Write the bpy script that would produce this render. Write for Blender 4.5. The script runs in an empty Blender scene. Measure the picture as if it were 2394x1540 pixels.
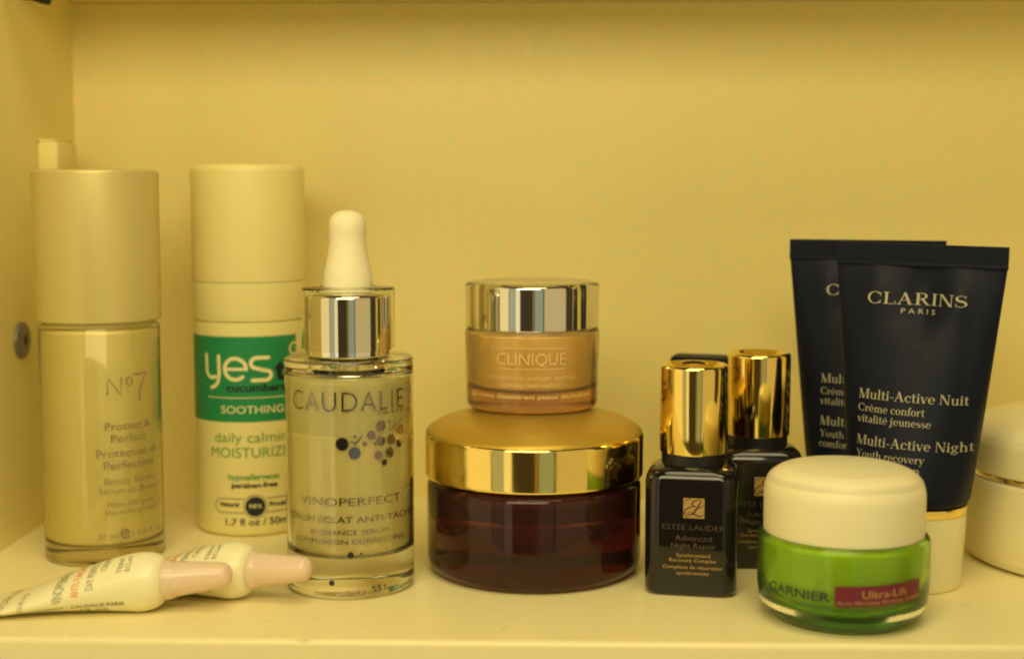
import bpy, bmesh, math, random
from math import sin, cos, pi, radians, sqrt, atan2
from mathutils import Vector, Matrix

random.seed(7)
S = 0.001                       # everything below is measured in millimetres
scene = bpy.context.scene
COL = scene.collection

# ------------------------------------------------------------------ camera
cam_d = bpy.data.cameras.new('camera')
cam_d.sensor_width = 36.0
cam_d.lens = 36.0 * 3233.0 / 2394.0
cam_d.clip_start = 0.01
cam_d.clip_end = 20.0
cam_d.dof.use_dof = True
cam_d.dof.focus_distance = 0.358
cam_d.dof.aperture_fstop = 9.5
cam = bpy.data.objects.new('camera', cam_d)
COL.objects.link(cam)
cam.location = (0, 0, 0.102)
cam.rotation_euler = (radians(90 - 5.53), 0, radians(1.5))
scene.camera = cam

# ------------------------------------------------------------------ world, lamps, exposure
world = bpy.data.worlds.new('World')
scene.world = world
world.use_nodes = True
world.node_tree.nodes['Background'].inputs[0].default_value = (0.055, 0.039, 0.017, 1)
world.node_tree.nodes['Background'].inputs[1].default_value = 1.0


def area(name, loc, target, w, h, color, radiance):
    d = bpy.data.lights.new(name, 'AREA')
    d.shape = 'RECTANGLE'
    d.size, d.size_y = w, h
    d.color = color
    d.energy = radiance * pi * w * h
    o = bpy.data.objects.new(name, d)
    COL.objects.link(o)
    o.location = loc
    v = Vector(target) - Vector(loc)
    o.rotation_euler = v.to_track_quat('-Z', 'Y').to_euler()
    return o


def strip(name, a0, a1, z0, z1, dist, color, radiance):
    """added upright soft light for reflected stripes, between two bearings seen from the shelf"""
    a = radians((a0 + a1) / 2)
    w = 2 * dist * math.tan(radians(abs(a1 - a0)) / 2)
    x, y = dist * sin(a), 0.36 - dist * cos(a)
    return area(name, (x, y, (z0 + z1) / 2), (0, 0.36, (z0 + z1) / 2), w, z1 - z0, color, radiance)


WARM = (1.0, 0.83, 0.45)
area('vanity_lamp', (-0.05, 0.02, 0.262), (-0.04, 0.46, 0.085), 0.30, 0.14, WARM, 7.2)
area('ceiling_lamp', (0.06, 0.04, 0.76), (0.02, 0.37, 0.0), 0.5, 0.3, WARM, 5.2)
strip('reflect_strip_far_left', -80, -44, -0.7, 0.75, 1.0, (1.0, 0.76, 0.32), 0.95)  # added strips of light, unseen, giving stripes in the chrome and gold
strip('reflect_strip_grey', -43, -31, -0.7, 0.75, 1.0, (0.90, 0.90, 0.60), 0.42)
strip('reflect_strip_white', -30.5, -22, -0.7, 0.75, 1.0, (1.0, 0.84, 0.48), 0.95)
strip('reflect_strip_brown', 1.5, 4.5, -0.7, 0.75, 1.0, (1.0, 0.45, 0.12), 0.28)
strip('reflect_strip_blue', 5.5, 21, -0.7, 0.75, 1.0, (0.80, 0.92, 0.66), 0.33)
strip('reflect_strip_cream', 23, 66, -0.7, 0.75, 1.0, (1.0, 0.76, 0.34), 0.55)

scene.view_settings.view_transform = 'Standard'
scene.view_settings.look = 'None'
scene.view_settings.exposure = 0.0
scene.view_settings.gamma = 1.0
scene.cycles.use_denoising = True
scene.cycles.max_bounces = 14
scene.cycles.transmission_bounces = 12
scene.cycles.diffuse_bounces = 6
scene.cycles.sample_clamp_indirect = 6.0
scene.cycles.blur_glossy = 0.3
scene.cycles.filter_width = 2.1


# ------------------------------------------------------------------ materials
def mat(name, color, rough=0.4, metal=0.0, var=0.04, scale=400.0, rvar=0.06, bump=0.0, bscale=900.0,
        trans=0.0, ior=1.45, coat=0.0, sss=0.0, spec=0.5, bright=None, aniso=0.0, stretch=(1, 1, 1), absorb=None, hue=0.0):
    m = bpy.data.materials.new(name)
    m.use_nodes = True
    nt = m.node_tree
    b = nt.nodes['Principled BSDF']
    b.inputs['Metallic'].default_value = metal
    b.inputs['IOR'].default_value = ior
    b.inputs['Transmission Weight'].default_value = trans
    b.inputs['Coat Weight'].default_value = coat
    b.inputs['Specular IOR Level'].default_value = spec
    b.inputs['Anisotropic'].default_value = aniso
    if sss:
        b.inputs['Subsurface Weight'].default_value = sss
        b.inputs['Subsurface Radius'].default_value = (1.0, 0.7, 0.4)
        b.inputs['Subsurface Scale'].default_value = 0.002
    tc = nt.nodes.new('ShaderNodeTexCoord')
    mp = nt.nodes.new('ShaderNodeMapping')
    mp.inputs['Scale'].default_value = stretch
    nt.links.new(tc.outputs['Object'], mp.inputs['Vector'])
    n = nt.nodes.new('ShaderNodeTexNoise')
    n.inputs['Scale'].default_value = scale
    n.inputs['Detail'].default_value = 4.0
    nt.links.new(mp.outputs['Vector'], n.inputs['Vector'])
    mx = nt.nodes.new('ShaderNodeMix')
    mx.data_type = 'RGBA'
    hv = (hue, -hue, -2 * hue)
    lo = [max(0.0, c * (1 - var) * (1 - h)) for c, h in zip(color, hv)]
    hi = [min(1.0, c * (1 + var) * (1 + h)) for c, h in zip(color, hv)]
    mx.inputs['A'].default_value = (*lo, 1)
    mx.inputs['B'].default_value = (*hi, 1)
    nt.links.new(n.outputs['Fac'], mx.inputs['Factor'])
    nt.links.new(mx.outputs['Result'], b.inputs['Base Color'])
    mr = nt.nodes.new('ShaderNodeMapRange')
    mr.inputs['From Min'].default_value = 0.3
    mr.inputs['From Max'].default_value = 0.7
    mr.inputs['To Min'].default_value = max(0.0, rough - rvar)
    mr.inputs['To Max'].default_value = min(1.0, rough + rvar)
    n2 = nt.nodes.new('ShaderNodeTexNoise')
    n2.inputs['Scale'].default_value = scale * 0.35
    n2.inputs['Detail'].default_value = 5.0
    nt.links.new(mp.outputs['Vector'], n2.inputs['Vector'])
    nt.links.new(n2.outputs['Fac'], mr.inputs['Value'])
    nt.links.new(mr.outputs['Result'], b.inputs['Roughness'])
    if absorb:
        va = nt.nodes.new('ShaderNodeVolumeAbsorption')
        va.inputs['Color'].default_value = (*absorb[:3], 1)
        va.inputs['Density'].default_value = absorb[3]
        nt.links.new(va.outputs['Volume'], nt.nodes['Material Output'].inputs['Volume'])
    if bump:
        n3 = nt.nodes.new('ShaderNodeTexNoise')
        n3.inputs['Scale'].default_value = bscale
        n3.inputs['Detail'].default_value = 3.0
        nt.links.new(mp.outputs['Vector'], n3.inputs['Vector'])
        bp = nt.nodes.new('ShaderNodeBump')
        bp.inputs['Strength'].default_value = bump
        bp.inputs['Distance'].default_value = 0.0004
        nt.links.new(n3.outputs['Fac'], bp.inputs['Height'])
        nt.links.new(bp.outputs['Normal'], b.inputs['Normal'])
    return m


M = {}
M['paint'] = mat('cabinet_paint', (0.86, 0.765, 0.315), 0.42, var=0.06, hue=0.10, scale=560, bump=0.10, bscale=500)
M['shelf'] = mat('shelf_paint', (0.86, 0.775, 0.41), 0.30, var=0.04, hue=0.03, scale=480, rvar=0.03, bump=0.06, bscale=420)
M['chip'] = mat('chipped_paint', (0.50, 0.40, 0.20), 0.6, var=0.1)
M['white_plastic'] = mat('white_plastic', (0.80, 0.715, 0.29), 0.34, var=0.02, scale=200, sss=0.15)
M['white_satin'] = mat('white_satin_lid', (0.87, 0.80, 0.50), 0.38, var=0.02, scale=200, sss=0.2)
M['cream_plastic'] = mat('cream_plastic', (0.80, 0.715, 0.29), 0.28, var=0.02, scale=150)
M['cap_white'] = mat('white_cap_plastic', (0.86, 0.79, 0.46), 0.32, var=0.02, scale=200, sss=0.1)
M['rubber'] = mat('white_rubber', (0.86, 0.80, 0.52), 0.55, var=0.03, scale=500, sss=0.2)
M['pearl'] = mat('pearl_cap', (0.66, 0.56, 0.22), 0.34, metal=0.25, var=0.03, scale=250, stretch=(1, 1, 0.02))
M['chrome'] = mat('chrome', (0.86, 0.84, 0.82), 0.045, metal=1.0, var=0.02, rvar=0.02)
M['gold'] = mat('gold', (0.96, 0.75, 0.24), 0.09, metal=1.0, var=0.03, rvar=0.035)
M['gold_satin'] = mat('satin_gold_lid', (0.58, 0.375, 0.05), 0.42, metal=0.55, var=0.03, rvar=0.04, bump=0.03)
M['steel'] = mat('dull_steel', (0.24, 0.215, 0.17), 0.42, metal=0.5, var=0.3, scale=900, bump=0.2, bscale=1500)
M['black_plastic'] = mat('black_plastic', (0.012, 0.012, 0.014), 0.4)
M['clear_glass'] = mat('clear_glass', (0.96, 0.96, 0.90), 0.015, trans=1.0, ior=1.46, var=0.01, rvar=0.01)
M['frosted_glass'] = mat('frosted_glass', (0.95, 0.92, 0.76), 0.05, trans=1.0, ior=1.42, var=0.0, rvar=0.0)
M['clear_plastic'] = mat('clear_plastic', (0.95, 0.94, 0.86), 0.03, trans=1.0, ior=1.30, var=0.01, rvar=0.01)
M['serum'] = mat('pale_serum', (0.92, 0.80, 0.31), 0.25, trans=0.22, ior=1.36, var=0.03, scale=120)
M['frost'] = mat('frosted_inner', (0.86, 0.78, 0.32), 0.5, trans=0.30, ior=1.3, var=0.02)
M['inner_cream'] = mat('inner_container', (0.82, 0.74, 0.32), 0.35, var=0.02)
M['brown_glass'] = mat('dark_brown_glass', (0.66, 0.27, 0.24), 0.045, absorb=(0.50, 0.08, 0.12, 95), trans=0.97, ior=1.42, var=0.05, rvar=0.015)
M['shaded_bowl'] = mat('shaded_cream_bowl', (0.055, 0.020, 0.020), 0.5, var=0.1)  # colour darkened to stand for the shadow inside the jar
M['black_glass'] = mat('black_brown_glass', (0.010, 0.008, 0.008), 0.09, coat=0.3, var=0.2, rvar=0.03)
M['peach_glass'] = mat('peach_glass', (0.97, 0.86, 0.60), 0.14, absorb=(0.76, 0.52, 0.20, 70), trans=0.95, ior=1.48, var=0.02)
M['peach_cream'] = mat('peach_cream', (0.96, 0.75, 0.24), 0.4, var=0.03, sss=0.2)
M['green_glass'] = mat('green_glass', (0.64, 0.86, 0.20), 0.14, spec=0.12, absorb=(0.18, 0.80, 0.20, 110), trans=0.96, ior=1.38, var=0.03, rvar=0.02)
M['green_cream'] = mat('pale_green_cream', (0.92, 0.74, 0.10), 0.4, var=0.04, sss=0.2)
M['navy'] = mat('navy_tube_plastic', (0.0060, 0.0088, 0.0205), 0.46, spec=0.17, var=0.08, scale=300, bump=0.04, bscale=700)
M['navy_box'] = mat('dark_blue_card', (0.010, 0.009, 0.022), 0.5, spec=0.2, var=0.1)
M['pink'] = mat('pink_translucent_plastic', (0.96, 0.75, 0.56), 0.24, trans=0.25, var=0.03, sss=0.3)
M['tube_white'] = mat('white_tube_plastic', (0.87, 0.82, 0.52), 0.32, var=0.02, sss=0.15)
M['green_print'] = mat('green_print', (0.015, 0.25, 0.085), 0.42, var=0.05)
M['white_print'] = mat('cream_print', (0.82, 0.75, 0.38), 0.45, var=0.03)
M['black_print'] = mat('black_print', (0.012, 0.012, 0.022), 0.45)
M['light_green_print'] = mat('leaf_green_print', (0.08, 0.30, 0.05), 0.45)
M['taupe_print'] = mat('taupe_print', (0.30, 0.215, 0.12), 0.45, var=0.1)
M['mirror_print'] = mat('mirror_foil_print', (0.30, 0.25, 0.23), 0.13, metal=1.0, var=0.05, rvar=0.03)
M['gold_print'] = mat('pale_gold_print', (0.40, 0.36, 0.235), 0.45, var=0.08)
M['foil_print'] = mat('gold_foil_print', (0.62, 0.40, 0.14), 0.35, metal=0.5, var=0.08)
M['bronze_print'] = mat('bronze_print', (0.16, 0.11, 0.085), 0.35, metal=0.3, var=0.15)
M['peach_print'] = mat('peach_print', (0.80, 0.60, 0.22), 0.45, var=0.05)
M['maroon_print'] = mat('maroon_print', (0.17, 0.022, 0.032), 0.45, var=0.06)
M['orange_print'] = mat('orange_print', (0.80, 0.24, 0.05), 0.45, var=0.05)
M['ink_green'] = mat('dark_green_ink', (0.21, 0.26, 0.13), 0.45, var=0.1)
M['garnier_ink'] = mat('dark_grey_green_ink', (0.018, 0.032, 0.026), 0.45, var=0.1)


# ------------------------------------------------------------------ mesh helpers
def finish(name, bm, m, parent=None, smooth=True, angle=35, recalc=True, scale=S):
    if recalc:
        bmesh.ops.recalc_face_normals(bm, faces=bm.faces)
    bmesh.ops.scale(bm, vec=(scale, scale, scale), verts=bm.verts)
    me = bpy.data.meshes.new(name)
    bm.to_mesh(me)
    bm.free()
    me.materials.append(m)
    if smooth:
        me.polygons.foreach_set('use_smooth', [True] * len(me.polygons))
        me.set_sharp_from_angle(angle=radians(angle))
    o = bpy.data.objects.new(name, me)
    COL.objects.link(o)
    if parent:
        o.parent = parent
    return o


def thing(name, label, cat, loc, rz=0.0, group=None, rx=0.0, ry=0.0):
    o = bpy.data.objects.new(name, None)
    o.empty_display_size = 0.01
    COL.objects.link(o)
    o.location = [c * S for c in loc]
    o.rotation_euler = (rx, ry, rz)
    o['label'] = label
    o['category'] = cat
    if group:
        o['group'] = group
    return o


def struct(o):
    o['kind'] = 'structure'
    return o


def fillet(pts, n=5):
    """pts: (r, z[, fillet radius]) -> polyline with rounded corners"""
    out = []
    for i, p in enumerate(pts):
        f = p[2] if len(p) > 2 else 0
        if not f or i == 0 or i == len(pts) - 1:
            out.append((p[0], p[1]))
            continue
        P = Vector((p[0], p[1]))
        A = Vector(pts[i - 1][:2])
        B = Vector(pts[i + 1][:2])
        da, db = (A - P), (B - P)
        f = min(f, da.length * 0.95, db.length * 0.95)
        p0 = P + da.normalized() * f
        p1 = P + db.normalized() * f
        for k in range(n + 1):
            t = k / n
            q = p0 * (1 - t) ** 2 + P * 2 * t * (1 - t) + p1 * t * t
            out.append((q.x, q.y))
    return out


def smooth_pts(P, n=5):
    out = []
    for i in range(len(P) - 1):
        p0, p1, p2, p3 = P[max(0, i - 1)], P[i], P[i + 1], P[min(len(P) - 1, i + 2)]
        for k in range(n):
            t = k / n
            out.append(tuple(max(0.0, .5 * (2 * b + (c - a) * t + (2 * a - 5 * b + 4 * c - d) * t * t + (3 * b - a - 3 * c + d) * t ** 3)) for a, b, c, d in zip(p0, p1, p2, p3)))
    return out + [P[-1]]


def lathe_bm(pts, seg=96, closed=False, bm=None, cx=0, cy=0):
    bm = bm or bmesh.new()
    prof = fillet(pts)
    rings = []
    for r, z in prof:
        if r < 1e-6:
            rings.append([bm.verts.new((cx, cy, z))])
        else:
            rings.append([bm.verts.new((cx + r * cos(2 * pi * k / seg), cy + r * sin(2 * pi * k / seg), z)) for k in range(seg)])
    pairs = list(zip(rings[:-1], rings[1:]))
    if closed:
        pairs.append((rings[-1], rings[0]))
    for a, b in pairs:
        for k in range(seg):
            k2 = (k + 1) % seg
            if len(a) == 1 and len(b) == 1:
                continue
            if len(a) == 1:
                bm.faces.new((a[0], b[k], b[k2]))
            elif len(b) == 1:
                bm.faces.new((a[k], a[k2], b[0]))
            else:
                bm.faces.new((a[k], a[k2], b[k2], b[k]))
    return bm


def lathe(name, pts, m, parent=None, seg=96, closed=False, angle=35):
    return finish(name, lathe_bm(pts, seg, closed), m, parent, angle=angle)


def box_bm(x0, x1, y0, y1, z0, z1, bev=0.0, seg=3, bm=None):
    bm = bm or bmesh.new()
    r = bmesh.ops.create_cube(bm, size=1.0)
    for v in r['verts']:
        v.co = Vector(((x0 + x1) / 2 + v.co.x * (x1 - x0), (y0 + y1) / 2 + v.co.y * (y1 - y0), (z0 + z1) / 2 + v.co.z * (z1 - z0)))
    if bev:
        es = list({e for v in r['verts'] for e in v.link_edges})
        bmesh.ops.bevel(bm, geom=es, offset=bev, segments=seg, profile=0.5, affect='EDGES')
    return bm


def loft_bm(sections, caps=True):
    bm = bmesh.new()
    rings = [[bm.verts.new(p) for p in s] for s in sections]
    n = len(rings[0])
    for a, b in zip(rings[:-1], rings[1:]):
        for k in range(n):
            bm.faces.new((a[k], a[(k + 1) % n], b[(k + 1) % n], b[k]))
    if caps:
        bm.faces.new(list(reversed(rings[0])))
        bm.faces.new(rings[-1])
    return bm


def rrect(a, b, rad, z, n=8):
    rad = min(rad, a - 1e-3, b - 1e-3)
    out = []
    for cx, cy, a0 in ((a - rad, b - rad, 0), (-a + rad, b - rad, 90), (-a + rad, -b + rad, 180), (a - rad, -b + rad, 270)):
        for k in range(n + 1):
            t = radians(a0 + 90 * k / n)
            out.append((cx + rad * cos(t), cy + rad * sin(t), z))
    return out


# ------------------------------------------------------------------ lettering
def cyl_map(R, off=0.10, taper=None):
    def f(u, v):
        r = (taper(v) if taper else R) + off
        t = u / R
        return (r * sin(t), -r * cos(t), v)
    return f


_cache = {}


def font_geo(text, weight=0.0, spacing=1.0):
    key = (text, weight, spacing)
    if key in _cache:
        return _cache[key]
    c = bpy.data.curves.new('lettering_curve', 'FONT')
    c.body = text
    c.size = 1.0
    c.offset = weight
    c.space_character = spacing
    c.resolution_u = 3
    o = bpy.data.objects.new('lettering_curve', c)
    COL.objects.link(o)
    dg = bpy.context.evaluated_depsgraph_get()
    dg.update()
    me = bpy.data.meshes.new_from_object(o.evaluated_get(dg))
    geo = ([(v.co.x, v.co.y) for v in me.vertices], [tuple(p.vertices) for p in me.polygons])
    bpy.data.objects.remove(o)
    bpy.data.curves.remove(c)
    bpy.data.meshes.remove(me)
    _cache[key] = geo
    return geo


CAP_H = max(p[1] for p in font_geo('H')[0]) - min(p[1] for p in font_geo('H')[0])


def stroke_geo(points, w, closed=False, round_ends=False):
    """polyline ribbon of width w (number or list)"""
    P = [Vector(p) for p in points]
    n = len(P)
    ws = w if isinstance(w, (list, tuple)) else [w] * n
    V, F = [], []
    for i in range(n):
        if closed:
            a, b = P[i - 1], P[(i + 1) % n]
        else:
            a, b = P[max(0, i - 1)], P[min(n - 1, i + 1)]
        d = (b - a)
        d = d.normalized() if d.length > 0 else Vector((1, 0))
        nn = Vector((-d.y, d.x))
        V += [tuple(P[i] + nn * ws[i] / 2), tuple(P[i] - nn * ws[i] / 2)]
    m = n if closed else n - 1
    for i in range(m):
        j = (i + 1) % n
        F.append((2 * i, 2 * i + 1, 2 * j + 1, 2 * j))
    if round_ends:
        for e in (0, n - 1):
            k0 = len(V)
            V += [(P[e].x + ws[e] / 2 * cos(2 * pi * k / 12), P[e].y + ws[e] / 2 * sin(2 * pi * k / 12)) for k in range(12)]
            F.append(tuple(range(k0, k0 + 12)))
    return V, F


def arc_pts(cx, cy, rx, ry, a0, a1, n=14):
    return [(cx + rx * cos(radians(a0 + (a1 - a0) * k / n)), cy + ry * sin(radians(a0 + (a1 - a0) * k / n))) for k in range(n + 1)]


def disc_geo(cx, cy, rx, ry, n=20):
    V = [(cx + rx * cos(2 * pi * k / n), cy + ry * sin(2 * pi * k / n)) for k in range(n)]
    return V, [tuple(range(n))]


def rect_geo(x0, x1, y0, y1, nx=12):
    V, F = [], []
    for i in range(nx + 1):
        x = x0 + (x1 - x0) * i / nx
        V += [(x, y0), (x, y1)]
    for i in range(nx):
        F.append((2 * i, 2 * i + 2, 2 * i + 3, 2 * i + 1))
    return V, F


# --- a small roman face with serifs, drawn from strokes (cap height 1)
TK, TN, SR = 0.150, 0.050, 0.045


def _ring(cx, cy, rx, ry, a0, a1, T=TK, t=TN, n=16):
    V, F = [], []
    for k in range(n + 1):
        a = radians(a0 + (a1 - a0) * k / n)
        V += [(cx + rx * cos(a), cy + ry * sin(a)), (cx + (rx - T) * cos(a), cy + (ry - t) * sin(a))]
    for k in range(n):
        F.append((2 * k, 2 * k + 1, 2 * k + 3, 2 * k + 2))
    return V, F


def _q(x0, y0, x1, y1):
    return [(x0, y0), (x1, y0), (x1, y1), (x0, y1)], [(0, 1, 2, 3)]


def _d(xa, ya, xb, yb, w):
    return [(xa - w / 2, ya), (xa + w / 2, ya), (xb + w / 2, yb), (xb - w / 2, yb)], [(0, 1, 2, 3)]


def _stem(x, y0, y1, w=TK, bot=True, top='full', s=0.09):
    g = [_q(x - w / 2, y0, x + w / 2, y1)]
    if bot:
        g.append(_q(x - w / 2 - s, y0, x + w / 2 + s, y0 + SR))
    if top == 'full':
        g.append(_q(x - w / 2 - s, y1 - SR, x + w / 2 + s, y1))
    elif top == 'flag':
        g.append(_q(x - w / 2 - s, y1 - SR, x + w / 2, y1))
    return g


XH = 0.66
_e = [_ring(.34, .33, .30, .345, 0, 318, .13, .05), _q(.10, .33, .62, .375)]
_o = [_ring(.35, .33, .31, .345, 0, 360, .14, .05, 24)]
_acute = [_d(.30, .74, .46, .94, .08)]
_grave = [_d(.40, .74, .24, .94, .08)]
GLYPH = {
    'C': ([_ring(.50, .5, .46, .52, 42, 318, .15, .05, 22), _q(.80, .66, .84, .95), _q(.80, .05, .84, .32)], .95),
    'L': (_stem(.22, 0, 1) + [_q(.22, 0, .76, SR), _q(.72, 0, .76, .28)], .84),
    'A': ([_d(.12, 0, .45, 1, .06), _d(.76, 0, .42, 1, .16), _q(.24, .34, .64, .39), _q(0, 0, .26, SR), _q(.58, 0, .94, SR)], .96),
    'R': (_stem(.22, 0, 1) + [_ring(.42, .745, .34, .255, -90, 90, .14, .05), _q(.22, .95, .42, 1), _q(.22, .49, .42, .54), _d(.82, 0, .46, .5, .16), _q(.74, 0, .98, SR)], 1.0),
    'I': (_stem(.20, 0, 1), .42),
    'N': (_stem(.17, 0, 1, .05) + [_d(.80, 0, .20, 1, .16), _q(.80, 0, .85, 1), _q(.70, 1 - SR, .96, 1)], 1.0),
    'M': (_stem(.17, 0, 1, .05) + [_d(.54, 0, .20, 1, .16), _d(.52, 0, .90, 1, .05)] + _stem(.94, 0, 1), 1.14),
    'Y': ([_d(.42, .45, .12, 1, .15), _d(.42, .45, .78, 1, .05), _q(.35, 0, .50, .5), _q(.26, 0, .60, SR), _q(0, 1 - SR, .30, 1), _q(.64, 1 - SR, .90, 1)], .88),
    'u': (_stem(.18, .16, XH, .13, False, 'flag') + _stem(.56, 0, XH, .13, False, 'flag') + [_ring(.36, .20, .245, .21, 180, 330, .12, .06), _q(.56, 0, .70, SR)], .74),
    'l': (_stem(.18, 0, 1.02, .13, True, 'flag'), .36),
    't': ([_q(.14, .10, .27, .86), _q(.02, XH - .05, .42, XH), _ring(.30, .14, .16, .15, 180, 330, .12, .05)], .46),
    'i': (_stem(.18, 0, XH, .13, True, 'flag') + [disc_geo(.18, .86, .085, .085, 10)], .36),
    '-': ([_q(.06, .30, .38, .36)], .44),
    'c': ([_ring(.34, .33, .30, .345, 48, 318, .13, .05), disc_geo(.52, .52, .07, .07, 10)], .62),
    'v': ([_d(.34, 0, .12, XH, .14), _d(.36, 0, .58, XH, .05), _q(0, XH - SR, .26, XH), _q(.46, XH - SR, .70, XH)], .68),
    'e': (_e, .68),
    'é': (_e + _acute, .68),
    'è': (_e + _grave, .68),
    'o': (_o, .70),
    'h': (_stem(.18, 0, 1.02, .13, True, 'flag') + _stem(.58, 0, .46, .13, True, None) + [_ring(.38, .44, .265, .22, 0, 150, .13, .07)], .76),
    'n': (_stem(.18, 0, XH, .13, True, 'flag') + _stem(.58, 0, .46, .13, True, None) + [_ring(.38, .44, .265, .22, 0, 150, .13, .07)], .76),
    'm': (_stem(.18, 0, XH, .13, True, 'flag') + _stem(.55, 0, .46, .13, True, None, .06) + _stem(.92, 0, .46, .13, True, None)
          + [_ring(.37, .44, .245, .22, 0, 150, .13, .07), _ring(.74, .44, .245, .22, 0, 150, .13, .07)], 1.10),
    'r': (_stem(.18, 0, XH, .13, True, 'flag') + [_ring(.42, .42, .22, .23, 80, 170, .08, .09), disc_geo(.46, .58, .075, .075, 10)], .54),
    'f': ([_q(.14, 0, .27, .84), _q(.04, 0, .38, SR), _q(.02, XH - .05, .40, XH), _ring(.36, .82, .22, .20, 60, 180, .13, .06), disc_geo(.44, .93, .06, .06, 10)], .42),
    'a': ([_q(.42, .08, .55, .48), _ring(.34, .46, .21, .21, 0, 150, .13, .05), _ring(.28, .19, .22, .20, 20, 360, .12, .05), _q(.50, 0, .66, SR)], .66),
    'j': (_stem(.18, -.12, XH, .13, False, 'flag') + [disc_geo(.18, .86, .085, .085, 10), _ring(.08, -.12, .165, .16, 180, 360, .12, .06)], .38),
    's': ([stroke_geo(arc_pts(.27, .485, .17, .14, 30, 250, 9) + arc_pts(.25, .175, .19, .155, 80, -150, 9), [.05] * 5 + [.12] * 10 + [.05] * 5)], .54),
    'S': ([stroke_geo(arc_pts(.40, .735, .27, .225, 30, 250, 10) + arc_pts(.38, .265, .30, .235, 80, -155, 10), [.05] * 6 + [.15] * 10 + [.05] * 6), _q(.62, .72, .66, .96), _q(.08, .06, .12, .32)], .80),
    'y': ([_d(.34, .02, .12, XH, .14), _d(.24, -.26, .58, XH, .05), _q(0, XH - SR, .26, XH), _q(.46, XH - SR, .70, XH), disc_geo(.17, -.24, .08, .07, 10)], .68),
    'g': ([_ring(.32, .44, .25, .225, 0, 360, .12, .05, 20), _ring(.33, -.10, .29, .17, 0, 360, .08, .07, 20), _q(.20, .06, .46, .13), _d(.22, .06, .16, .24, .06), _q(.50, .58, .68, .64)], .70),
    ' ': ([], .32),
}


def serif_geo(text):
    V, F, x = [], [], 0.0
    for ch in text:
        parts, adv = GLYPH[ch]
        for gv, gf in parts:
            k = len(V)
            V += [(p[0] + x, p[1]) for p in gv]
            F += [tuple(i + k for i in f) for f in gf]
        x += adv
    return V, F


class Print:
    """flat print of one ink, laid on a curved surface by a mapping (u, v) -> point"""

    def __init__(self, fmap):
        self.bm = bmesh.new()
        self.fmap = fmap

    def geo(self, g, lift=0.0):
        V, F = g
        vs = [self.bm.verts.new((p[0], p[1], lift)) for p in V]
        for f in F:
            try:
                self.bm.faces.new([vs[i] for i in f])
            except ValueError:
                pass

    def line(self, text, u, v, width, h, weight=0.0, serif=False, spacing=1.0, sx=None):
        V, F = serif_geo(text) if serif else font_geo(text, weight, spacing)
        x0 = min(p[0] for p in V)
        x1 = max(p[0] for p in V)
        k = width / (x1 - x0)
        ky = h / (1.0 if serif else CAP_H)
        self.geo(([(u + (p[0] - x0) * k, v + p[1] * ky) for p in V], F))

    def build(self, name, m, parent, maxlen=2.5):
        bm = self.bm
        for _ in range(3):
            es = [e for e in bm.edges if e.calc_length() > maxlen]
            if not es:
                break
            bmesh.ops.subdivide_edges(bm, edges=es, cuts=1, use_grid_fill=False)
            bmesh.ops.triangulate(bm, faces=[f for f in bm.faces if len(f.verts) > 4])
        for v in bm.verts:
            p = Vector(self.fmap(v.co.x, v.co.y))
            v.co = p
        # face outwards
        o = finish(name, bm, m, parent, smooth=False, recalc=False)
        return o


# ------------------------------------------------------------------ the cabinet (setting)
XL, XR, YB, YF, ZT = -157.5, 400.0, 460.0, 309.5, 165.1
bm = box_bm(XL, XR, YF, YB, -16, 0)
es = [e for e in bm.edges if all(abs(v.co.y - YF) < 1e-3 for v in e.verts) and abs(e.verts[0].co.x - e.verts[1].co.x) > 1]
bmesh.ops.bevel(bm, geom=es, offset=1.5, segments=5, profile=0.5, affect='EDGES')
struct(finish('shelf', bm, M['shelf'], angle=40))
struct(finish('back_wall', box_bm(XL - 12, XR + 12, YB, YB + 6, -16.5, ZT - 0.2), M['paint'], smooth=False))
struct(finish('left_wall', box_bm(XL - 14, XL, 304, YB, -60, 220), M['paint'], smooth=False))
struct(finish('right_wall', box_bm(XR, XR + 14, 304, YB, -60, 220), M['paint'], smooth=False))
struct(finish('upper_shelf', box_bm(XL, XR, YF + 88, YB + 10, ZT, ZT + 15), M['paint'], smooth=False))

# wear: a small chip on the shelf edge, a scratch in the far top corner
bm = bmesh.new()
g = stroke_geo([(-58.2, .0), (-57.3, -.45), (-56.3, -.62), (-55.2, -.5), (-54.4, -.1)], [.05, .22, .3, .22, .05])
vs = [bm.verts.new((x, YF + .55 + y * .9, .012)) for x, y in g[0]]
for f in g[1]:
    bm.faces.new([vs[i] for i in f])
finish('paint_chip', bm, M['chip'], bpy.data.objects['shelf'], smooth=False)
bm = bmesh.new()
g = stroke_geo([(158.0, 157.2), (160.5, 158.2), (163.5, 160.2)], [.1, .5, .1])
vs = [bm.verts.new((x, YB - .02, z)) for x, z in g[0]]
for f in g[1]:
    bm.faces.new([vs[i] for i in f])
finish('scratch', bm, M['chip'], bpy.data.objects['back_wall'], smooth=False)

# ------------------------------------------------------------------ fittings on the left wall
t = thing('screw', 'round dull metal screw head with a dark cross slot set in the left wall', 'screw', (XL, 407, 59))
bm = lathe_bm([(0, 0), (5.5, 0), (5.5, .9, .3), (4.6, 1.5, 1.0), (1.9, 1.7), (1.5, 1.3), (0, 1.2)], 40)
bmesh.ops.rotate(bm, verts=bm.verts, cent=(0, 0, 0), matrix=Matrix.Rotation(pi / 2, 3, 'Y'))
finish('head', bm, M['steel'], t)
bm = box_bm(.9, 1.67, -.5, .5, -2.4, 2.4)
box_bm(.9, 1.66, -1.9, 1.9, -.45, .45, bm=bm)
finish('cross_slot', bm, M['black_plastic'], t, smooth=False)

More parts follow.
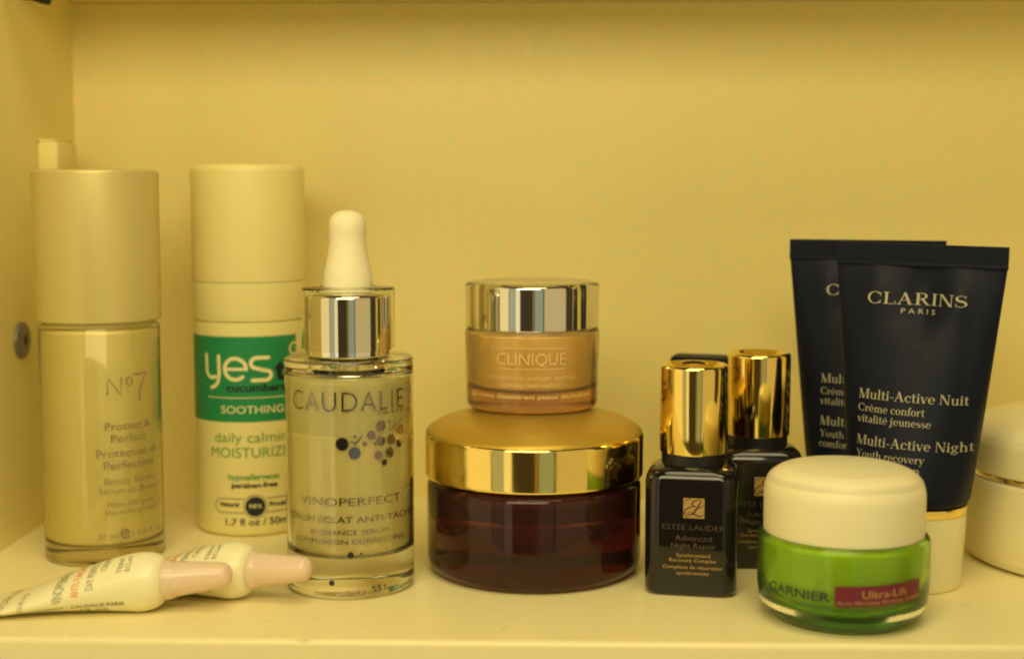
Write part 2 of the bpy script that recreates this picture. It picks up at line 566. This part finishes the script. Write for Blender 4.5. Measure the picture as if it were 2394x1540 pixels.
t = thing('shelf_clip', 'small cream plastic shelf clip with a thin strip added for its shadow on top, on the left wall', 'shelf clip', (XL, 434, 108.5))
bm = box_bm(0, 6.5, -9, 9, 0, 10, 1.0)
finish('body', bm, M['paint'], t)
bm = box_bm(0.2, 5.6, -8.5, 8.5, 10, 10.8, .3)
finish('shadow_strip', bm, M['paint'], t)  # strip added to stand for the shadow line above the clip

t = thing('shelf_pin', 'small black shelf pin under the upper shelf in the top corner', 'shelf pin', (XL, 418, 161.2), 0, None, 0, 0)
bm = lathe_bm([(0, 0), (.9, 0), (.8, 2.5), (1.5, 6.0, 1), (1.6, 8.2, .6), (0, 8.6)], 24)
bmesh.ops.rotate(bm, verts=bm.verts, cent=(0, 0, 0), matrix=Matrix.Rotation(pi / 2 + .12, 3, 'Y'))
finish('peg', bm, M['black_plastic'], t)

# ------------------------------------------------------------------ serum bottle with the pearl cap
t = thing('serum_bottle', 'tall cream serum bottle with a pearl cap, in the corner behind the small tubes', 'bottle', (-126.8, 386.2, 0))
lathe('glass', [(0, .6), (12, .6), (14.5, 0, .5), (16.55, 0, 1.6), (16.55, 66.2, .8), (15.2, 66.2), (15.95, 64.5), (15.95, 5.4, 1.4), (0, 4.6)], M['frosted_glass'], t)
lathe('inner_container', [(0, 4.9), (15.85, 5.7, 1.4), (15.85, 64.3), (15.0, 65.2), (0, 65.2)], M['inner_cream'], t)
lathe('collar', [(0, 65.3), (14.6, 65.3), (14.6, 67.6), (0, 67.6)], M['cream_plastic'], t)
lathe('cap', [(0, 67.4), (16.6, 67.4), (17.0, 67.4, .3), (17.25, 108.9, .9), (15.5, 109.1), (0, 108.9)], M['pearl'], t)
p = Print(cyl_map(16.55))
p.geo(stroke_geo([(6.75, 47.7), (7.0, 52.3), (10.4, 47.6), (10.7, 52.4)], .42))
p.geo(stroke_geo(arc_pts(12.9, 51.2, .9, 1.05, 0, 345, 18), .36, closed=True))
p.geo(stroke_geo([(14.3, 53.0), (18.6, 53.1), (17.3, 51.0), (16.2, 48.4), (15.9, 45.6)], .42))
for a in [('Protect &', 5.83, 38.00, 13.69, 2.16), ('Perfect', 7.41, 34.60, 10.67, 2.17), ('Protection et', 3.43, 30.53, 18.98, 2.17), ('Perfection', 5.29, 27.19, 15.33, 2.17)]:
    p.line(*a, weight=-.005)
for a in [('Beauty Serum', 5.42, 22.93, 15.27, 1.81), ('Sérum de Beauté', 3.88, 20.31, 18.83, 1.66), ('Hypo-allergenic', 5.99, 16.76, 14.45, 1.40),
          ('Hypoallergénique', 5.43, 14.51, 16.22, 1.40), ('30 ml', 3.27, 7.73, 5.28, 1.67), ('1 US fl. oz', 12.67, 7.90, 10.95, 1.68)]:
    p.line(*a, weight=-.012)
p.line('e', 9.2, 7.5, 2.7, 4.2)
p.build('lettering', M['taupe_print'], t)

# ------------------------------------------------------------------ moisturiser pump bottle
t = thing('moisturizer_bottle', 'white moisturizer bottle with a bright green label band, behind the glass dropper bottle', 'bottle', (-91.7, 421.6, 0))
lathe('body', [(0, .4), (13, .4), (15.2, 0, .6), (17.03, 0.2, 2.2), (17.03, 64.4, .3), (0, 64.4)], M['white_plastic'], t)
lathe('collar', [(0, 64.5), (16.6, 64.5), (16.9, 65.0), (17.1, 64.9, .1), (17.15, 76.25, .2), (0, 76.2)], M['white_plastic'], t)
lathe('cap', [(0, 76.4), (17.0, 76.4), (17.15, 76.4, .1), (17.15, 76.8), (17.1, 111.3, 2.4), (0, 111.6)], M['white_plastic'], t)
p = Print(cyl_map(17.03, .06))
p.geo(rect_geo(-27.5, 19.2, 34.9, 60.4, 40))
p.build('label_band', M['green_print'], t)
p = Print(cyl_map(17.03, .12))
W1 = 1.15
p.geo(stroke_geo([(-10.9, 54.8), (-10.8, 51.0)] + arc_pts(-8.55, 50.2, 2.25, 2.1, 180, 300, 8), W1, round_ends=True))
p.geo(stroke_geo([(-6.2, 54.6), (-6.1, 49.0), (-6.6, 46.8), (-7.6, 45.6), (-8.9, 45.1)], W1, round_ends=True))
p.geo(stroke_geo(arc_pts(-1.0, 50.8, 3.25, 3.15, 0, 312, 26), W1, round_ends=True))
p.geo(stroke_geo([(-4.0, 50.75), (2.2, 50.75)], .95))
p.geo(stroke_geo([(8.9, 54.1), (6.0, 54.1)] + arc_pts(5.4, 52.5, 1.75, 1.6, 90, 235, 8) + [(7.6, 50.3)] + arc_pts(7.9, 48.9, 1.75, 1.5, 50, -90, 8) + [(4.1, 47.4)], W1, round_ends=True))
p.geo(stroke_geo(arc_pts(18.05, 56.2, 1.75, 1.75, 0, 345, 22), .62, closed=True))
p.geo(rect_geo(-10.47, 17.5, 42.05, 42.3, 20))
p.line('SOOTHING', -5.62, 37.49, 19.14, 2.27, weight=.004)
p.build('cream_lettering', M['white_print'], t)
p = Print(cyl_map(17.03, .12))
p.line('to', 10.84, 47.36, 8.4, 6.0, weight=.045)
p.line('cucumbers', -3.84, 44.05, 18.14, 2.26, weight=.03)
p.build('black_lettering', M['black_print'], t)
p = Print(cyl_map(17.03, .12))
p.line('paraben-free', -2.75, 15.12, 13.87, 1.45, weight=.03)
p.line('Natural', -6.61, 9.38, 6.0, 1.30, weight=.03)
p.line('Products', 8.47, 9.10, 8.8, 1.35, weight=.03)
p.line('1.7 fl oz / 50ml', -4.88, 3.63, 19.89, 2.04, weight=.012)
p.build('detail_lettering', M['black_print'], t)
p = Print(cyl_map(17.03, .12))
p.geo(disc_geo(4.25, 9.35, 3.0, 3.0, 30))
p.geo(stroke_geo(arc_pts(4.25, 9.35, 3.5, 3.5, 0, 351, 39), .16, closed=True))
p.geo(stroke_geo([(.9, 11.7), (-6.2, 11.7)] + arc_pts(-6.2, 9.6, 2.1, 2.1, 90, 270, 10) + [(.9, 7.5)], .2))
p.geo(stroke_geo([(7.6, 11.7), (17.4, 11.7)] + arc_pts(17.4, 9.6, 2.1, 2.1, 90, -90, 10) + [(7.6, 7.5)], .2))
p.build('badge', M['black_print'], t)
p = Print(cyl_map(17.03, .17))
p.line('98%', 2.24, 8.86, 4.0, 1.22, weight=.0)
p.build('badge_number', M['white_print'], t)
p = Print(cyl_map(17.03, .12))
p.line('daily calming', -8.10, 28.78, 24.9, 2.97, weight=-.004)
p.line('MOISTURIZER', -9.48, 24.20, 27.4, 2.98, weight=-.004)
p.build('green_lettering', M['light_green_print'], t)
p = Print(cyl_map(17.03, .12))
p.line('hypoallergenic', -3.75, 17.50, 15.66, 1.70, weight=.02)
p.build('small_lettering', M['light_green_print'], t)
p = Print(cyl_map(17.03, .12))
p.geo(disc_geo(18.05, 56.2, .95, .95, 12))
p.build('cucumber_mark', M['light_green_print'], t)

# ------------------------------------------------------------------ glass dropper bottle
t = thing('dropper_bottle', 'clear glass serum bottle with a white rubber dropper and chrome collar', 'bottle', (-51.9, 356.9, 0))
lathe('glass', [(0, .9), (11.5, .8), (13.5, 0, .5), (16.7, 0, 2.0), (16.75, 60.3, .7), (9.5, 60.6), (9.0, 62.4), (6.2, 62.4), (6.2, 60), (7.5, 57.6),
                (15.9, 57.2, 1.6), (15.9, 10.4, 2.4), (0, 9.2)], M['clear_glass'], t)
lathe('serum', [(0, 9.45), (15.8, 10.7, 2.4), (15.82, 41.9), (0, 41.88)], M['serum'], t)
lathe('frosted_lining', [(15.82, 41.92), (15.82, 55.6, 1.2), (8, 57.1), (8, 56.9), (15.4, 55.5, 1.2), (15.4, 41.92)], M['frost'], t, closed=True)
lathe('collar', [(10.2, 61.0), (11.0, 61.0), (11.15, 61.2), (11.15, 76.6, .9), (9.6, 77.2), (7.0, 77.3)], M['chrome'], t)
lathe('collar_shell', [(11.3, 62.6), (12.05, 62.6), (12.05, 78.4, .7), (7.2, 78.7), (7.2, 77.8), (11.3, 77.7, .4)], M['clear_plastic'], t, closed=True)
lathe('rubber_bulb', [(0, 76.9), (6.2, 76.9)] + smooth_pts([(6.35, 77.2), (6.42, 79.4), (6.1, 82.2), (5.45, 85.2), (4.95, 88.2), (4.72, 90.8), (4.80, 93.0), (4.72, 94.8), (4.20, 96.4), (3.2, 97.5), (1.7, 98.1), (0, 98.25)], 5), M['rubber'], t, angle=70)
lathe('pipette', [(1.5, 14), (2.3, 17), (2.6, 24), (2.6, 60), (2.0, 60), (2.0, 24), (1.7, 17)], M['clear_plastic'], t, seg=32, closed=True)
p = Print(cyl_map(16.72, .06))
p.line('CAUDALIE', -14.27, 48.3, 32.54, 5.0, weight=-.014, spacing=1.1)
p.line('PARIS', 9.90, 47.16, 7.94, .86, spacing=1.3)
p.line('VINOPERFECT', -11.73, 24.40, 28.50, 2.03, weight=-.008)
p.line('ÉCLAT ANTI-TACHES', -6.16, 20.07, 29.77, 1.54)
p.line('SÉRUM', -16.64, 20.04, 9.41, 1.58)
p.line('RADIANCE SERUM', -8.31, 16.98, 20.90, 1.24)
p.line('COMPLEXION CORRECTING', -13.9, 14.58, 32.0, 1.24)
for x, y, r in [(10.55, 44.28, 1.35), (17.15, 42.68, 1.25), (7.9, 42.22, 1.15), (10.51, 40.5, 1.27), (13.74, 40.52, 1.35), (16.63, 39.2, 1.05), (9.8, 36.99, 1.14),
                (13.26, 37.2, 1.35), (11.52, 34.93, .83), (.49, 40.17, 1.64), (3.56, 37.87, 1.53), (19.49, 41.3, .33), (3.71, 42.02, .39), (6.16, 40.11, .61),
                (19.01, 39.64, .48), (13.06, 45.26, .39), (8.9, 39.9, .4)]:
    p.geo(disc_geo(x, y, r, r, 22))
p.geo(stroke_geo([(12.89, 42.78), (15.16, 44.1), (17.84, 45.57)], .22))
p.geo(stroke_geo([(14.2, 43.7), (14.53, 44.4), (15.35, 46.13)], .16))
p.geo(stroke_geo([(2.3, 40.75), (4.03, 40.5), (4.8, 41.2), (5.7, 42.6)], [.2, .45, .4, .15]))
p.geo(stroke_geo([(3.5, 39.7), (4.03, 40.5)], .3))
p.build('foil_lettering', M['mirror_print'], t)
p = Print(cyl_map(16.72, .06))
p.geo(disc_geo(2.33, 11.82, .8, .8, 20))
p.geo(disc_geo(-2.57, 4.63, .75, .75, 16))
p.geo(disc_geo(5.01, 12.04, .35, .3, 10))
p.line('551', 7.6, 2.0, 3.8, 1.5, weight=.01)
p.line('L-22', 1.6, 1.75, 4.6, 1.1, weight=-.01)
p.build('black_marks', M['black_print'], t)

# ------------------------------------------------------------------ big amber jar and the small peach jar on it
t = thing('amber_jar', 'wide dark amber glass jar with a domed gold lid, under the small peach jar', 'jar', (-3.8, 374, 0))
lathe('glass', [(0, .8), (19, .8), (22.5, 0, .8), (29.3, 0.3, 4.5), (29.3, 24.6, 1.2), (27.2, 26.2, .5), (25.8, 26.4), (25.4, 25.0), (25.4, 22.5, 1.0),
                (21.5, 14.0, 6), (12, 7.6, 6), (0, 6.4)], M['brown_glass'], t)
lathe('cream', [(0, 6.7), (12, 7.9, 6), (21.2, 14.2, 6), (25.1, 22.7, 1), (25.1, 23.6), (0, 23.8)], M['shaded_bowl'], t)
lathe('lid_top', [(0, 30), (29.5, 30), (29.75, 38.4, 1.3), (26.5, 41.2, 3.5), (16.0, 43.8, 6), (0, 44.3)], M['gold_satin'], t)
lathe('gold_band', [(28.0, 26.6), (29.7, 26.6, .25), (29.9, 27.2, .3), (29.92, 37.6, .4), (29.6, 38.1), (28.2, 38.1)], M['gold'], t, seg=128)

t = thing('peach_jar', 'small peach glass cream jar with a chrome lid, standing on the amber jar', 'jar', (-4.4, 380, 44.25))
PT = lambda v: 18.05 + (v - 44.25) / 21.0 * .6
lathe('glass', [(0, .5), (13, .5), (15, 0, .6), (18.0, 0, 1.5), (18.65, 21.4, 1.0), (17.2, 21.7), (17.5, 20.6, .6), (17.0, 5.6, 1.6), (0, 4.2)], M['peach_glass'], t)
lathe('cream', [(0, 4.4), (16.85, 5.8, 1.6), (17.35, 20.5, .5), (0, 20.9)], M['peach_cream'], t)
lathe('lid', [(0, 21.8), (16.3, 21.8), (16.45, 22.0), (16.45, 33.4, .6), (0, 33.8)], M['chrome'], t)
lathe('lid_shell', [(16.65, 21.9), (18.35, 21.9, .2), (18.45, 34.0, 1.1), (15.0, 34.5), (0, 34.5), (0, 33.95), (15.0, 33.95), (16.65, 33.8, .4)], M['clear_plastic'], t)
p = Print(cyl_map(18.3, .10, lambda v: 18.05 + v / 21.0 * .6))
oz = 44.25
p.geo(rect_geo(-9.07, 9.26, 61.82 - oz, 61.98 - oz, 14))
p.geo(rect_geo(-9.08, 9.28, 56.34 - oz, 56.5 - oz, 14))
p.line('CLINIQUE', -9.39, 57.51 - oz, 18.67, 3.1, weight=-.012)
p.line('moisture surge extra', -12.45, 53.52 - oz, 24.83, 1.3, weight=-.01)
p.line('thirsty skin relief', -7.54, 51.58 - oz, 15.11, 1.15)
p.line('gel-crème désaltérant peaux déshydratés', -19.83, 48.45 - oz, 39.24, 1.2, weight=.01)
p.build('lettering', M['peach_print'], t)

# ------------------------------------------------------------------ small black bottles with gold caps


def gold_cap_bottle(label, loc, rz):
    t = thing('serum_bottle', label, 'bottle', loc, rz, 'small black bottles with gold caps')
    A, B = 11.8, 10.4
    sec = []
    for z, a, b, r in [(0, 10.0, 8.6, 3.0), (.15, 10.7, 9.3, 3.4), (.8, 11.4, 10.0, 3.8), (1.8, 11.75, 10.35, 4), (16, A, B, 4), (29.0, A, B, 4), (30.6, 11.6, 10.2, 4.2),
                       (31.8, 11.0, 9.6, 4.8), (32.6, 10.0, 8.9, 6), (33.0, 9.2, 8.4, 7.5), (33.3, 8.5, 8.2, 8.1)]:
        sec.append(rrect(a, b, r, z))
    finish('body', loft_bm(sec), M['black_glass'], t, angle=50)
    lathe('neck', [(0, 33), (8.2, 33, .3), (8.3, 36.3), (0, 36.3)], M['black_plastic'], t)
    lathe('cap', [(7.6, 36.0), (8.6, 36.0), (8.8, 36.3), (8.8, 58.4, .7), (7.9, 58.9, .3), (7.2, 58.4, .3), (6.6, 57.9), (0, 57.9)], M['gold'], t)
    f = lambda u, v: (u, -B - .06, v)
    sq = Print(f)
    sq.geo(rect_geo(-1.77, 3.54, 20.6, 25.75, 4))
    sq.build('emblem', M['foil_print'], t)
    em = Print(lambda u, v: (u, -B - .12, v))
    em.geo(stroke_geo([(2.9, 25.2), (2.0, 25.4), (.8, 25.0), (.3, 24.3), (.7, 23.8), (1.5, 23.7)], [.12, .2, .3, .34, .25, .12]))
    em.geo(stroke_geo([(2.9, 25.2), (2.5, 24.6), (1.6, 23.0), (.9, 22.0), (.1, 21.5), (-.7, 21.6), (-.6, 22.1), (.1, 22.2), (1.0, 21.6), (2.2, 21.1), (3.4, 21.5)], [.1, .3, .4, .4, .3, .22, .15, .15, .25, .28, .12]))
    em.geo(stroke_geo([(1.5, 23.7), (.0, 23.5), (-1.2, 22.8), (-1.6, 21.9), (-1.2, 21.2), (-.2, 20.95)], [.12, .2, .3, .3, .22, .12]))
    em.geo(stroke_geo([(-1.6, 24.6), (-1.0, 25.3), (.2, 25.55)], [.12, .2, .12]))
    em.geo(stroke_geo([(1.6, 23.2), (2.6, 23.5), (3.4, 24.2)], [.12, .2, .12]))
    em.build('script_monogram', M['black_print'], t)
    p = Print(f)
    p.line('ESTÉE LAUDER', -7.03, 17.49, 15.69, 1.41, weight=-.018)
    p.line('Advanced', -3.76, 14.72, 9.26, 1.41, weight=-.014)
    p.line('Night Repair', -4.73, 12.75, 11.31, 1.35, weight=-.010)
    p.build('bronze_lettering', M['bronze_print'], t)
    p = Print(f)
    p.line('Synchronized', -3.39, 10.51, 8.54, .95)
    p.line('Recovery Complex', -5.18, 9.22, 11.91, .90)
    p.line('Complexe de réparation', -6.80, 7.46, 15.02, .90)
    p.line('synchronisée', -3.34, 5.95, 8.23, .90)
    p.build('gold_lettering', M['foil_print'], t)
    return t


def copy_tree(o, parent=None):
    c = o.copy()
    COL.objects.link(c)
    if parent:
        c.parent = parent
    for ch in list(o.children):
        copy_tree(ch, c)
    return c


b1 = gold_cap_bottle('small black bottle with a gold cap beside the amber jar, its emblem fully in view', (37.9, 356.0, 0), radians(-9.5))
b2 = copy_tree(b1)
b2.location = (58.5 * S, 383.0 * S, 0)
b2.rotation_euler = (0, 0, radians(-2))
b2['label'] = 'small black bottle with a gold cap half hidden behind the green jar'

# a dark carton behind them, only its top corner shows
t = thing('carton', 'dark blue carton whose top just shows behind the front gold cap', 'carton', (45.6, 409, 0), radians(-16))
finish('box', box_bm(-8.6, 8.6, -5.5, 5.5, 0, 54.2, .5), M['navy_box'], t)
finish('flap', box_bm(-8.2, 8.2, -5.2, 5.2, 54.25, 54.7, .15), M['navy_box'], t)

# ------------------------------------------------------------------ navy cream tubes


def tube_a(z):
    s = min(1, max(0, (z - 24) / 60))
    return 15.4 + (21.6 - 15.4) * s ** .92


def tube_b(z):
    s = min(1, max(0, (z - 24) / 60))
    return 14.8 * (1 - s) ** 1.05 + .55


def tube_front(u, z):
    a, b = tube_a(z), tube_b(z)
    q = max(0, 1 - min(1, abs(u) / a) ** 2.2)
    y = -b * q ** .5
    s = min(1, max(0, (z - 24) / 60))
    # soft dents under the seal
    y += 2.1 * math.exp(-((u - 1.5) / 4.5) ** 2) * math.exp(-((z - 76) / 9) ** 2) * q
    y -= 1.0 * (math.exp(-((u - 11) / 4.0) ** 2) + math.exp(-((u + 11) / 4.0) ** 2)) * math.exp(-((z - 77) / 8) ** 2) * q
    y += .8 * math.exp(-((u - 13.5) / 2.0) ** 2) * math.exp(-((z - 50) / 22) ** 2) * q
    return y


def navy_tube(label, loc, rz, du=0.0):
    t = thing('cream_tube', label, 'tube', loc, rz, 'navy cream tubes standing on their caps', 0, radians(1.15))
    secs = []
    n = 96
    zs = [(22.6, .93), (23.0, .97), (24.0, 1.0)] + [(24 + 60 * k / 48, 1.0) for k in range(1, 49)]
    for z, k in zs:
        a = tube_a(z) * k
        ring = []
        for i in range(n):
            th = 2 * pi * i / n
            u = a * sin(th)
            y = tube_front(u / k, z) * k
            if cos(th) < 0:
                b = tube_b(z)
                q = max(0, 1 - min(1, abs(u / a)) ** 2.2)
                y = b * q ** .5 * k
            ring.append((u, y, z))
        secs.append(ring)
    finish('body', loft_bm(secs), M['navy'], t, angle=60)
    # crimped seal: fine upright ribs
    bm = bmesh.new()
    nr = 84
    front, back = [], []
    for k in range(nr + 1):
        x = -21.7 + 43.4 * k / nr
        d = .62 + (.10 if k % 2 else 0)
        front.append([bm.verts.new((x, -d, 84.6)), bm.verts.new((x, -d, 89.4))])
        back.append([bm.verts.new((x, d, 84.6)), bm.verts.new((x, d, 89.4))])
    for k in range(nr):
        bm.faces.new((front[k][0], front[k + 1][0], front[k + 1][1], front[k][1]))
        bm.faces.new((back[k + 1][0], back[k][0], back[k][1], back[k + 1][1]))
        bm.faces.new((front[k][1], front[k + 1][1], back[k + 1][1], back[k][1]))
        bm.faces.new((front[k + 1][0], front[k][0], back[k][0], back[k + 1][0]))
    bm.faces.new((front[0][0], front[0][1], back[0][1], back[0][0]))
    bm.faces.new((front[nr][1], front[nr][0], back[nr][0], back[nr][1]))
    finish('seal', bm, M['navy'], t, smooth=False)
    finish('seal_fold', box_bm(-21.7, 21.7, -.95, .95, 83.5, 84.7, .25), M['navy'], t)
    lathe('gold_ring', [(12.5, 20.0), (14.75, 20.0, .15), (14.9, 20.3), (14.95, 22.3, .3), (13.6, 22.7), (12.5, 22.7)], M['gold'], t)
    lathe('cap', [(0, 0), (12.4, 0), (14.0, 0.1, 1.3), (14.75, 19.9, .2), (0, 19.9)], M['cap_white'], t)
    p = Print(lambda u, v: (u + du, tube_front(u + du, v) - .20, v))
    p.line('CLARINS', -12.56, 73.75, 25.19, 3.05, serif=True)
    p.line('PARIS', -3.82, 71.48, 8.51, 1.25, spacing=1.6)
    p.build('title_lettering', M['gold_print'], t)
    p = Print(lambda u, v: (u + du, tube_front(u + du, v) - .20, v))
    for a in [('Multi-Active Nuit', -12.86, 49.18, 27.52, 2.45), ('Crème confort', -12.78, 45.89, 17.29, 1.95), ('vitalité jeunesse', -12.87, 43.10, 19.16, 1.95),
              ('Multi-Active Night', -12.50, 37.41, 28.84, 2.44), ('Youth recovery', -12.43, 34.12, 17.94, 1.94), ('comfort cream', -12.52, 31.40, 17.07, 1.95)]:
        p.line(*a, serif=True)
    p.build('lettering', M['gold_print'], t)
    return t


c1 = navy_tube('dark navy cream tube with full gold lettering, right behind the green jar', (95.2, 362.8, 0), radians(-25.0))
c2 = navy_tube('dark navy cream tube at the back, its lettering mostly covered by the front tube', (90.6, 396.5, 0), radians(-20), 2.0)
c2.rotation_euler[1] = 0

# ------------------------------------------------------------------ green jar
t = thing('green_jar', 'round green glass jar with a domed white lid and maroon label at the shelf edge', 'jar', (71.8, 331.6, 0))
lathe('glass', [(0, .8), (11, .8), (13.0, 0, .5), (15.2, .1, 1.5), (19.2, 2.2, 3.5), (20.5, 7.0, 3.0), (20.55, 20.9, 1.3), (18.6, 21.4, .4), (17.8, 21.4), (19.2, 20.0, 1),
                (19.2, 8.4, 4.0), (16.4, 4.2, 3.0), (0, 3.4)], M['green_glass'], t)
lathe('cream', [(0, 3.6), (16.3, 4.4, 3.0), (19.05, 8.5, 4.0), (19.05, 19.9, .9), (17, 20.2), (0, 20.3)], M['green_cream'], t)
lathe('lid', [(0, 20.9), (18.7, 20.9), (19.1, 21.3, .4), (19.2, 33.0, 2.6), (16.6, 36.4, 3.0), (9.0, 38.0, 5), (0, 38.4)], M['white_satin'], t, angle=60)
TILT = lambda f: (lambda u, v: f(u, v + .035 * (u + 6)))
p = Print(TILT(cyl_map(20.55, .05)))
p.geo(rect_geo(-5.95, 16.5, 8.05, 12.85, 24))
p.build('maroon_label', M['maroon_print'], t)
p = Print(TILT(cyl_map(20.55, .10)))
p.line('Ultra-Lift', .26, 10.0, 11.43, 1.70, weight=.0)
p.line('Anti-Wrinkle Firming Cream', -5.4, 8.5, 21.4, .92, weight=.0)
p.build('label_lettering', M['foil_print'], t)
p = Print(cyl_map(20.55, .06))
p.line('GARNIER', -23.8, 9.0, 16.8, 2.1, weight=.012)
p.line('NUTRITIONISTE', -16.0, 7.4, 8.9, .62)
p.line('moisturiser', 2.07, 5.6, 6.99, .9, weight=.01)
p.build('dark_lettering', M['garnier_ink'], t)

# ------------------------------------------------------------------ big cream jar cut by the frame
t = thing('cream_jar', 'large cream jar with a thin bright ring under its lid, beside the right wall', 'jar', (155.6, 387.0, 0))
lathe('body', [(0, .4), (27, .4), (30, 0, 1), (35.4, .4, 2.5), (37.0, 4.6, 3.5), (37.1, 24.3, .8), (35.6, 24.6), (0, 24.6)], M['cap_white'], t, angle=60)
lathe('ring', [(30, 24.7), (36.4, 24.7, .15), (36.5, 26.1, .15), (30, 26.2)], M['chrome'], t)
lathe('lid', [(0, 26.3), (36.8, 26.3), (37.2, 26.6, .3), (37.2, 35.0, 1.6), (35.0, 38.6, 3), (27, 42.0, 6), (0, 43.6)], M['cap_white'], t, angle=60)

# ------------------------------------------------------------------ small white sample tubes lying down
TL = 46.0


def mini_ab(x):
    s = min(1, max(0, (x - 6) / (TL - 6)))
    e = s * s * (3 - 2 * s) * .35 + s * .65
    return 11.4 + (7.3 - 11.4) * e, .45 + (7.3 - .45) * e


def mini_lift(x):
    return .55 * sin(pi * min(1, max(0, (x - 4) / (TL - 4)))) ** .7


def mini_tube(label, loc, rz):
    t = thing('sample_tube', label, 'tube', loc, rz, 'small white sample tubes lying on the shelf')
    secs = []
    n = 40
    for x in [0, 1, 3, 6] + [6 + (TL - 6) * k / 20 for k in range(1, 21)]:
        a, b = mini_ab(x)
        secs.append([(x, -a * cos(2 * pi * i / n), mini_lift(x) + b + b * sin(2 * pi * i / n)) for i in range(n)])
    for k in range(1, 9):
        ang = pi / 2 * k / 8
        x = TL + 6.0 * sin(ang)
        r = 7.3 - 3.0 * (1 - cos(ang))
        secs.append([(x, -r * cos(2 * pi * i / n), 7.3 + .6 * sin(ang) * .8 + r * sin(2 * pi * i / n)) for i in range(n)])
    finish('body', loft_bm(secs), M['tube_white'], t, angle=70)
    # crimp ribs at the flat end
    bm = bmesh.new()
    for k in range(26):
        y = -11.0 + 22.0 * k / 25
        box_bm(.2, 5.2, y - .22, y + .22, .1, 1.02, bm=bm)
    finish('seal', bm, M['tube_white'], t, smooth=False)
    cap = lathe('cap', [(0, 0), (4.9, 0, .3), (5.0, .8, .3), (4.75, 2.2, .6), (4.35, 3.2, .5), (3.15, 14.7), (2.85, 15.8), (2.15, 16.7), (1.1, 17.15), (0, 17.3)], M['pink'], t, seg=40, angle=60)
    cap.location = ((TL + 5.2) * S, 0, 7.75 * S)
    cap.rotation_euler = (0, radians(90 - 5.5), 0)
    lathe('nozzle', [(0, 0), (2.2, 0), (1.9, 10), (0, 10.2)], M['tube_white'], cap, seg=24)

    def fmap(u, v):
        # u runs up round the tube from its front side, v runs towards the flat end
        x = TL - v
        a, b = mini_ab(x)
        th = u / 7.3
        return (x, -(a + .1) * cos(th), b + mini_lift(x) + (b + .1) * sin(th))
    p = Print(fmap)
    p.line('VINOPERFECT', -.9, 16.8, 15.5, 2.5, weight=-.008)
    p.line('DAY PERFECTING', 1.6, 9.6, 13.0, 1.9, weight=-.008)
    p.line('CREAM', 6.4, 7.0, 6.0, 1.5, weight=-.008)
    p.line('TEINT', 4.6, 3.1, 5.2, 1.2)
    p.line('ECLAT', 4.8, 1.2, 5.2, 1.2)
    p.build('green_lettering', M['ink_green'], t, maxlen=1.5)
    p = Print(fmap)
    p.line('ANTI-TACHES', .2, 13.0, 13.0, 1.9, weight=.0)
    p.build('orange_lettering', M['orange_print'], t, maxlen=1.5)
    p = Print(fmap)
    p.line('CAUDALIE', -2.6, 31.0, 19.0, 3.2, weight=-.018, spacing=1.05)
    p.line('PARIS', -2.0, 26.0, 10.0, 1.5, weight=-.01, spacing=1.2)
    p.build('foil_lettering', M['taupe_print'], t, maxlen=1.5)

    def gmap(u, v):
        a, b = mini_ab(u)
        th = v / 7.3
        return (u, -(a + .1) * cos(th), b + mini_lift(u) + (b + .1) * sin(th))
    p = Print(gmap)
    p.line('VINOPERFECT - CAUDALIE PARIS', 18.5, -4.3, 25.0, 1.2, weight=.02)
    p.line('10 ml', 32.5, -6.6, 6.5, 1.3, weight=.02)
    p.build('side_lettering', M['ink_green'], t, maxlen=1.5)
    return t


m1 = mini_tube('small white sample tube with a pink cap lying nearest the shelf edge', (-146.0, 331.0, 0), radians(0))
m2 = copy_tree(m1)
m2.location = (-124.5 * S, 355.0 * S, 0)
m2.rotation_euler = (0, 0, radians(-16))
m2['label'] = 'small white sample tube lying behind the other, its pink cap tip touching the dropper bottle'
